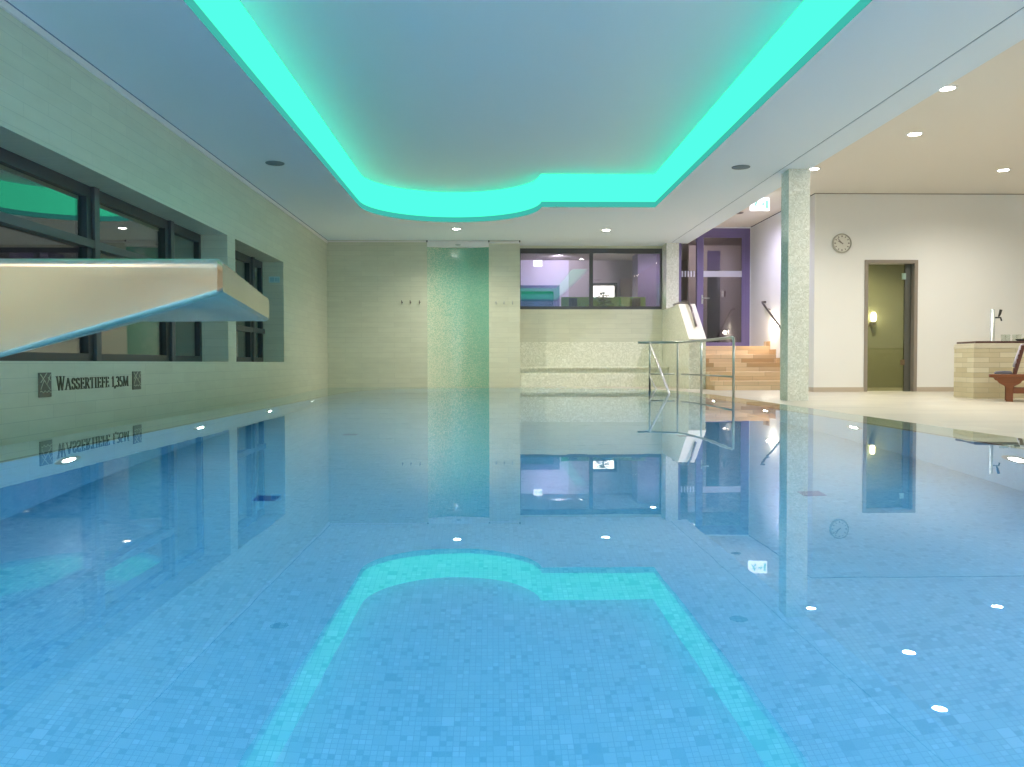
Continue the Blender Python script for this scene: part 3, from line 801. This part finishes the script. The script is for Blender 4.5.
# ------------------------------------------------------------------ exit signs
def exit_sign(x, y, z, w, h, label):
    t = thing('exit_sign', label, 'exit sign', (x, y, z))
    B(x - w / 2, x + w / 2, y - .022, y + .022, z - h / 2, z + h / 2).build('sign_box', 'exit_white', t, bevel=.004)
    B(x - .03, x + .03, y - .015, y + .015, z + h / 2, z + h / 2 + .04).build('ceiling_bracket', 'trim', t)
    yy = y - .0225
    def pr(mb, poly): return mb.prism([(x + u * w, z + v * h) for u, v in poly], yy - .004, yy, 'y')
    mb = MB()
    for (p, q, r) in (((-.20, .14), (-.26, -.12), .045), ((-.26, -.08), (-.36, -.24), .03), ((-.25, -.08), (-.15, -.20), .03), ((-.15, -.16), (-.17, -.34), .026), ((-.20, .10), (-.10, -.02), .024), ((-.21, .10), (-.31, .0), .024)):
        dx, dy = q[0] - p[0], q[1] - p[1]; l = math.hypot(dx, dy); nx, ny = -dy / l * r, dx / l * r
        pr(mb, [(p[0] + nx, p[1] + ny), (p[0] - nx, p[1] - ny), (q[0] - nx, q[1] - ny), (q[0] + nx, q[1] + ny)])
    pr(mb, [(-.2 + .045 * math.cos(k * PI / 4), .19 + .07 * math.sin(k * PI / 4)) for k in range(8)])
    mb.build('running_figure', 'exit_green', t)
    pr(MB(), [(.02, .05), (.02, -.05), (.13, -.05), (.13, -.16), (.25, 0), (.13, .16), (.13, .05)]).build('arrow', 'exit_green', t)
    pr(MB(), [(.30, .30), (.42, .30), (.42, -.34), (.30, -.34)]).build('door_symbol', 'exit_green', t)
    return t
exit_sign(4.397, 13.35, 2.99, .308, .205, 'lit white exit sign under the ceiling before the stairs')
spot('stair_violet', (4.3, 14.5, 3.1), 55, (.76, .69, 1.0), 165, .9, 0)

# ------------------------------------------------------------------ ceiling lamps and speakers
def downlight(x, y, z, label, power, col, angle=155, lit=True, group='recessed ceiling lamps'):
    t = thing('recessed_downlight', label, 'ceiling lamp', (x, y, z), group)
    Rm = Matrix.Translation((x, y, z)) @ Matrix.Rotation(PI, 4, 'X')
    MB().lathe([(.098, -.002), (.096, .007), (.072, .009), (.068, .001)], 28, Rm).build('ring', 'trim' if lit else 'dark_steel', t)
    MB().lathe([(0, .003), (.069, .003)], 28, Rm).build('lens', 'lamp' if lit else 'frame_grey', t)
    if power: spot('downlight_and_fill_beam', (x, y, z - .012), power, col, angle, 1.0, .01)
WARM = (1, .935, .83)
PW = 65
downlight(-.633, 14.70, ZC, 'lit round downlight in front of the green mosaic niche', 70, (1, .93, .76))
downlight(2.07, 14.79, ZC, 'lit round downlight in front of the lobby window', 70, (1, .9, .72))
downlight(4.54, 8.09, ZR, 'lit round downlight right beside the beam edge, nearest the camera', PW, WARM)
downlight(5.06, 9.71, ZR, 'lit round downlight second nearest the camera in the cream ceiling', PW, WARM)
downlight(7.27, 11.49, ZR, 'lit round downlight above the stone bar near the back wall', PW, WARM)
downlight(4.54, 11.47, ZR, 'lit round downlight just right of the mosaic pillar top', PW, WARM)
downlight(4.496, 14.86, ZR, 'unlit round ceiling lamp before the entrance door', 0, WARM, lit=False)
for x, y in ((8.6, 8.6), (6.6, 6.4), (8.9, 5.2), (5.2, 4.4), (7.2, 2.6), (5.0, .8), (8.0, -.6), (5.4, -2.6), (7.6, -4.6), (5.2, -6.6), (7.8, -8.0)):  # unseen extra spots, added to light the right-hand room
    spot('downlight_and_fill_beam', (x, y, ZR - .02), PW, WARM, 155, 1.0, .01)
for x, y in ((-2.4, -2.2), (-2.4, -4.4), (-2.4, -6.6), (-2.4, -8.6), (.2, -8.4), (2.2, -8.4)):  # unseen warm spots, added behind the camera for the spout's reflection
    spot('downlight_and_fill_beam', (x, y, ZC - .02), 85, (1, .86, .64), 140, .7, .06)
def speaker(x, y, label):
    t = thing('ceiling_speaker', label, 'speaker', (x, y, ZC), 'speakers in the pool ceiling')
    Rm = Matrix.Translation((x, y, ZC)) @ Matrix.Rotation(PI, 4, 'X')
    MB().lathe([(.112, -.002), (.11, .008), (.098, .010)], 28, Rm).build('rim', 'speaker', t)
    MB().lathe([(0, .009), (.06, .011), (.098, .008)], 28, Rm).build('grille', 'speaker', t)
speaker(-2.597, 9.92, 'round grey ceiling speaker beside the left wall')
speaker(3.064, 10.02, 'round grey ceiling speaker beside the mosaic pillar')

# ------------------------------------------------------------------ coat hooks on the far wall
def hook(x, z, mat, label, group):
    t = thing('coat_hook', label, 'hook', (x, YF, z), group)
    MB().lathe([(0, .006), (.014, .006), (.017, 0)], 14, Matrix.Translation((x, YF, z)) @ Matrix.Rotation(PI / 2, 4, 'X')).build('rosette', mat, t)
    MB().tube([(x, YF, z), (x, YF - .045, z - .005), (x, YF - .065, z + .012), (x, YF - .07, z + .035)], .008, 8).build('peg', mat, t)
    MB().tube([(x, YF - .02, z - .003), (x, YF - .03, z - .03), (x, YF - .045, z - .035)], .006, 8).build('lower_peg', mat, t)
for x, w in ((-1.765, 'outermost of three'), (-1.60, 'middle of three'), (-1.42, 'nearest the niche of three')):
    hook(x, 1.588, 'dark_steel', f'dark coat hook left of the mosaic niche, {w}', 'coat hooks left of the niche')
for x, w in ((.082, 'next to the niche'), (.24, 'in the middle'), (.405, 'next to the window')):
    hook(x, 1.578, 'rail_steel', f'pale coat hook on the narrow pilaster, {w}', 'coat hooks on the pilaster')

# ------------------------------------------------------------------ stone bar with tap
BR = Matrix.Translation((6.24, 10.42, 0)) @ Matrix.Rotation(math.radians(-6), 4, 'Z')
BRi = BR.inverted()
bar = thing('bar_counter', 'yellow sandstone bar counter with dark wooden top at the right', 'bar', BR @ Vector((1.2, .4, ZD)))
MB().box(0, 2.6, 0, .56, ZD, .575, BR).build('stone_body', 'bar_stone', bar, uv_mat=BRi)
mb = MB(); mb.box(-.004, 2.61, -.006, .567, .575, .607, BR); mb.box(0, 2.6, -.002, .56, .607, .642, BR)
mb.build('cap_stone', 'bar_cap', bar, bevel=.004)
MB().box(.02, 2.58, .0, .54, .642, .670, BR).build('wooden_top', 'bar_top', bar, bevel=.005, uv_mat=BRi)
tx = BR @ Vector((.41, .38, 0))
tp = thing('beer_tap', 'slim steel tap column with black handle on the bar', 'tap', (tx.x, tx.y, .67))
MB().lathe([(.034, 0), (.034, .012), (.026, .016), (.026, .425), (.022, .432), (0, .432)], 20, Matrix.Translation((tx.x, tx.y, .67))).build('column', 'rail_steel', tp)
mb = MB(); mb.tube([(tx.x + .02, tx.y - .02, .99), (tx.x + .075, tx.y - .05, .99), (tx.x + .085, tx.y - .055, .945)], .010, 8); mb.build('nozzle', 'black', tp)
mb = MB(); mb.tube([(tx.x + .055, tx.y - .04, 1.0), (tx.x + .065, tx.y - .045, 1.03), (tx.x + .078, tx.y - .052, 1.095)], [.009, .015, .019], 10); mb.build('tap_handle', 'black', tp)
def cup(u, v, label):
    q = BR @ Vector((u, v, .67))
    t = MB().lathe([(0, .002), (.026, .002), (.032, .095), (.0295, .095), (.024, .006), (0, .006)], 20, Matrix.Translation(q)).build('drinking_glass', 'glass_cup')
    tag(t, label, 'glass', 'glasses on the bar')
for k, w in enumerate(('first', 'second', 'third', 'fourth')):
    cup(.56 + k * .072, .40 + .03 * (k % 2), f'clear drinking glass on the bar, {w} from the tap')
q = BR @ Vector((.66, .14, .67))
bo = thing('herb_dish', 'small dark dish with green herbs on the bar top', 'dish', q)
MB().lathe([(0, 0), (.05, 0), (.075, .026), (.070, .028), (.046, .006), (0, .006)], 20, Matrix.Translation(q)).build('dish', 'black', bo)
for k in range(9):
    a = random.uniform(0, 2 * PI); p = q + Vector((random.uniform(-.01, .06), random.uniform(-.03, .03), .012))
    e = p + Vector((.05 * math.cos(a) + .02, .05 * math.sin(a), random.uniform(.01, .035)))
    mb = MB(); s_ = (e - p).cross(Vector((0, 0, 1))).normalized() * .009
    mb.quad(p, (p + e) / 2 + s_ + Vector((0, 0, .008)), e, (p + e) / 2 - s_ + Vector((0, 0, .008)))
    mb.build('herb_leaf', 'herb', bo)

# ------------------------------------------------------------------ teak lounger beside the bar
LM = Matrix.Translation((6.05, 9.78, 0)) @ Matrix.Rotation(math.radians(-31), 4, 'Z')
LMi = LM.inverted()
lg = thing('wooden_lounger', 'red brown teak lounger in front of the stone bar', 'lounger', LM @ Vector((1.0, .23, ZD)))
W = .46
def lpart(mb, name, mat, bevel=.004): return mb.build(name, mat, lg, bevel=bevel, uv_mat=LMi)
for v in (0, W - .045):
    lpart(MB().prism([(0, .232), (.02, .212), (.12, .204), (1.95, .204), (1.95, .250), (.02, .250)], v, v + .045, 'y', LM), 'side_rail', 'teak', .006)
lpart(MB().box(-.002, .05, .045, W - .045, .212, .250, LM), 'end_rail', 'teak', .005)
for k in range(20):
    lpart(MB().box(.06 + k * .093, .06 + k * .093 + .078, .045, W - .045, .228, .246, LM), 'slat', 'teak', 0)
for u0 in (.20, 1.70):
    for v in (.004, W - .05):
        pts = [(-.155, .206), (-.14, .18), (-.115, .17), (-.10, .145), (-.07, .125), (-.035, .105), (-.026, .085), (-.026, ZD), (.05, ZD), (.05, .085), (.06, .105), (.095, .125), (.125, .145), (.14, .17), (.165, .18), (.18, .206)]
        lpart(MB().prism([(u0 + a, b) for a, b in pts], v, v + .042, 'y', LM), 'leg', 'teak')
for v in (.012, W - .04):
    lpart(MB().box(.24, 1.68, v, v + .026, .02, .085, LM), 'stretcher', 'teak')
for v in (.05, W - .09):
    lpart(MB().prism([(.25, .250), (.285, .250), (.37, .60), (.34, .60)], v, v + .04, 'y', LM), 'backrest_post', 'teak_dark')
for k in range(6):
    z = .275 + k * .055; u = .265 + (z - .25) * .25
    lpart(MB().box(u - .016, u, .05, W - .05, z, z + .05, LM), 'backrest_slat', 'teak_dark', .003)
cu = MB(); cu.prism([(.06, .2515), (.045, .264), (.07, .283), (.16, .292), (.235, .288), (.242, .2515)], .06, W - .06, 'y', LM)
c_o = cu.build('seat_cushion', 'cushion', bevel=.010, segs=3, uv_mat=LMi); tag(c_o, 'grey folded cushion lying on the teak lounger', 'cushion')
tw = MB()
tp_ = [(.258, .34), (.285, .45), (.322, .57), (.338, .614), (.385, .614), (.412, .52), (.447, .40), (.475, .30)]
for (p, q2) in zip(tp_, tp_[1:]):
    for k in range(6):
        ya, yb = .10 + k * .04, .14 + k * .04
        wob = lambda y: .006 * math.sin(y * 70)
        tw.quad(*[LM @ Vector(c_) for c_ in ((p[0] + wob(ya), ya, p[1]), (q2[0] + wob(ya), ya, q2[1]), (q2[0] + wob(yb), yb, q2[1]), (p[0] + wob(yb), yb, p[1]))])
bmesh.ops.remove_doubles(tw.bm, verts=tw.bm.verts[:], dist=1e-5)
two = tw.build('towel', 'towel'); md = two.modifiers.new('thick', 'SOLIDIFY'); md.thickness = .012; md.offset = 0
for f in two.data.polygons: f.use_smooth = True
tag(two, 'pale lilac towel draped over the lounger backrest', 'towel')

# ------------------------------------------------------------------ lobby behind the far window and the entrance
fr = MB()
wx0, wx1, wz0, wz1 = .556, 3.55, 1.497, 2.745
YW = 16.80
fr.box(wx0 + .035, wx1 - .07, YW, YW + .08, wz0, wz0 + .06); fr.box(wx0, wx1, YW - .01, YW + .08, wz1 - .10, wz1)
fr.box(wx0, wx0 + .035, YW, YW + .08, wz0, wz1 - .10); fr.box(wx1 - .07, wx1, YW, YW + .08, wz0, wz1 - .10)
w3 = struct('window_3', fr, 'frame_grey')
B(2.01, 2.085, YW - .005, YW + .08, wz0, wz1).build('mullion', 'frame_grey', w3)
B(wx0 + .03, 2.02, YW + .04, YW + .05, wz0 + .05, wz1 - .09).build('pane', 'glass_far', w3)
B(2.075, wx1 - .06, YW + .04, YW + .05, wz0 + .05, wz1 - .09).build('pane', 'glass_far', w3)
YLB = 21.8
struct('floor_lobby', B(-.6, 9.0, 16.9, 22.2, .5, ZL), 'lobby_floor')
struct('ceiling_lobby', B(-.6, 9.0, 16.55, 22.2, ZR, 3.3), 'lobby_ceiling')
struct('wall_lobby_back', B(-.6, 9.0, YLB, YLB + .2, .5, 3.3), 'lobby_wall')
struct('wall_lobby_left', B(-.6, -.4, 16.9, 22.2, .5, 3.3), 'lilac_wall')
struct('wall_lobby_right', B(9.0, 9.2, 16.4, 22.2, .5, 3.3), 'lobby_wall')
struct('wall_lobby_front', B(5.22, 9.0, 16.5, 16.6, .5, 3.3), 'lobby_wall')
struct('wall_lobby_panel', B(-.4, 2.05, YLB - .03, YLB, ZL, ZR), 'lilac_wall')
# fireplace-like panel, bright doorway, violet column, green partition
t = thing('wall_cabinet', 'violet framed dark blue cabinet at the left of the lobby window', 'cabinet', (1.25, 21.6, ZL))
mb = MB(); mb.box(.60, 1.78, 21.45, 21.75, 2.27, 2.43); mb.box(.60, .78, 21.45, 21.75, ZL, 2.27); mb.box(1.62, 1.78, 21.45, 21.75, ZL, 2.27); mb.box(.6, 1.78, 21.6, 21.75, ZL, 2.4)
mb.build('cabinet_frame', 'violet', t); B(.78, 1.62, 21.52, 21.6, ZL, 2.27).build('cabinet_door', 'night_blue', t)
t = thing('doorway_panel', 'bright lit doorway with dark frame seen through the lobby window', 'doorway', (2.95, 21.75, ZL))
mb = MB(); mb.box(2.62, 2.70, 21.70, 21.80, ZL, 2.52); mb.box(3.26, 3.34, 21.70, 21.80, ZL, 2.52); mb.box(2.70, 3.26, 21.70, 21.80, 2.44, 2.52); mb.build('door_frame', 'frame', t)
B(2.70, 3.26, 21.74, 21.78, ZL, 2.44).build('lit_opening', 'lit_room', t)
struct('pillar_lobby', B(3.62, 4.55, 20.2, 21.0, ZL, ZR), 'violet')
t = thing('reception_desk', 'leaf green reception partition inside the lobby window', 'partition', (2.6, 19.5, ZL))
B(1.66, 3.68, 19.5, 19.6, ZL, 1.965).build('front_panel', 'green', t); B(1.66, 3.68, 19.6, 20.1, 1.6, 1.64).build('desk_board', 'frame_grey', t)
for x, lab in ((1.93, 'dark monitor on the green desk, left of the plant'), (3.44, 'dark monitor on the green desk, right of the plant')):
    t = thing('monitor', lab, 'monitor', (x, 19.40, ZL))
    B(x - .10, x + .10, 19.40, 19.43, 1.64, 1.93).build('screen', 'black', t, bevel=.005)
    B(x - .02, x + .02, 19.41, 19.45, ZL, 1.64).build('stand', 'black', t)
    B(x - .12, x + .12, 19.34, 19.48, ZL, ZL + .02).build('foot', 'black', t)
t = thing('potted_plant', 'small bushy potted plant behind the lobby window', 'plant', (2.55, 18.6, ZL))
MB().lathe([(0, 0), (.12, 0), (.17, .55), (.15, .55), (.14, .5), (0, .5)], 20, Matrix.Translation((2.55, 18.6, ZL))).build('planter', 'pot', t)
mb = MB()
for k in range(260):
    a = random.uniform(0, 2 * PI); r = random.uniform(0, .24) ** 1.0; z = random.uniform(0, 1)
    rr = r * (1.25 - z) ; p = Vector((2.55 + rr * math.cos(a), 18.6 + rr * math.sin(a), 1.38 + z * .62))
    d = Vector((math.cos(a + random.uniform(-.6, .6)), math.sin(a), random.uniform(-.2, .6))).normalized() * random.uniform(.09, .15); s_ = d.cross(Vector((0, 0, 1))).normalized() * .036
    mb.quad(p, p + d * .5 + s_, p + d, p + d * .5 - s_)
mb.tube([(2.55, 18.6, 1.2), (2.55, 18.6, 1.9)], .012, 6)
mb.build('foliage', 'leaf', t)
exit_sign(1.16, 20.6, 2.90, .22, .15, 'lit exit sign inside the lobby, seen in the left window pane')
spot('lobby_violet', (1.7, 20.65, 3.08), 31, (.84, .78, 1.0), 150, .9, 0, (math.radians(62), 0, 0))
spot('lobby_white', (4.4, 17.4, 3.08), 60, (1, .9, .84), 150, .9, 0, (math.radians(55), 0, 0))
for x, y, lab in ((1.93, 19.0, 'lit lobby ceiling lamp seen through the left pane'), (3.9, 19.6, 'lit lobby ceiling lamp seen through the right pane')):
    downlight(x, y, ZR, lab, 18, (1, .88, .78), group='lobby ceiling lamps')
# dark doorway and card reader seen through the entrance glass
t = thing('dark_doorway', 'narrow dark doorway with violet top seen through the entrance door', 'doorway', (5.3, 18.9, ZL))
B(5.03, 5.32, 18.96, 19.0, ZL, 2.55).build('door_leaf', 'frame', t); B(5.03, 5.32, 18.96, 19.0, 2.55, 3.0).build('transom_panel', 'violet', t)
struct('wall_lobby_partition', B(4.6, 9.0, 19.001, 19.1, ZL, ZR), 'lobby_wall')
t = thing('card_reader', 'pale and dark red wall device behind the entrance glass', 'wall device', (5.42, 18.97, 1.98))
B(5.37, 5.42, 18.97, 19.0, 1.93, 2.07).build('pale_half', 'trim', t); B(5.42, 5.46, 18.97, 19.0, 1.93, 2.07).build('red_half', 'red', t)

# ------------------------------------------------------------------ world, camera, view
w = bpy.data.worlds.new('night'); SC.world = w; w.use_nodes = True
bg = w.node_tree.nodes['Background']; bg.inputs[0].default_value = (.01, .012, .02, 1); bg.inputs[1].default_value = .3

PITCH, YAW, ROLL, FPX = .0255, .0245, .0016, 815.9
fwd = Vector((math.sin(YAW) * math.cos(PITCH), math.cos(YAW) * math.cos(PITCH), -math.sin(PITCH)))
rt = Vector((math.cos(YAW), -math.sin(YAW), 0)); dn = fwd.cross(rt)
c, s = math.cos(ROLL), math.sin(ROLL)
rt2, dn2 = c * rt + s * dn, -s * rt + c * dn
cam = bpy.data.cameras.new('camera'); co = bpy.data.objects.new('camera', cam); COL.objects.link(co)
cam.sensor_width = 36; cam.lens = 36 * FPX / 1024; cam.clip_start = .02; cam.clip_end = 100
mw = Matrix((rt2, -dn2, -fwd)).transposed().to_4x4(); mw.translation = Vector((0, 0, .4))
co.matrix_world = mw
SC.camera = co

vs = SC.view_settings
SC.display_settings.display_device = 'sRGB'
vs.view_transform = 'Standard'; vs.look = 'None'; vs.gamma = 1; vs.use_curve_mapping = False
vs.exposure = 1.5
cy_ = SC.cycles
cy_.use_denoising = True
cy_.max_bounces = 10; cy_.diffuse_bounces = 5; cy_.glossy_bounces = 5; cy_.transmission_bounces = 8; cy_.transparent_max_bounces = 16
cy_.caustics_reflective = True; cy_.caustics_refractive = True
cy_.sample_clamp_indirect = 8.0; cy_.blur_glossy = .3
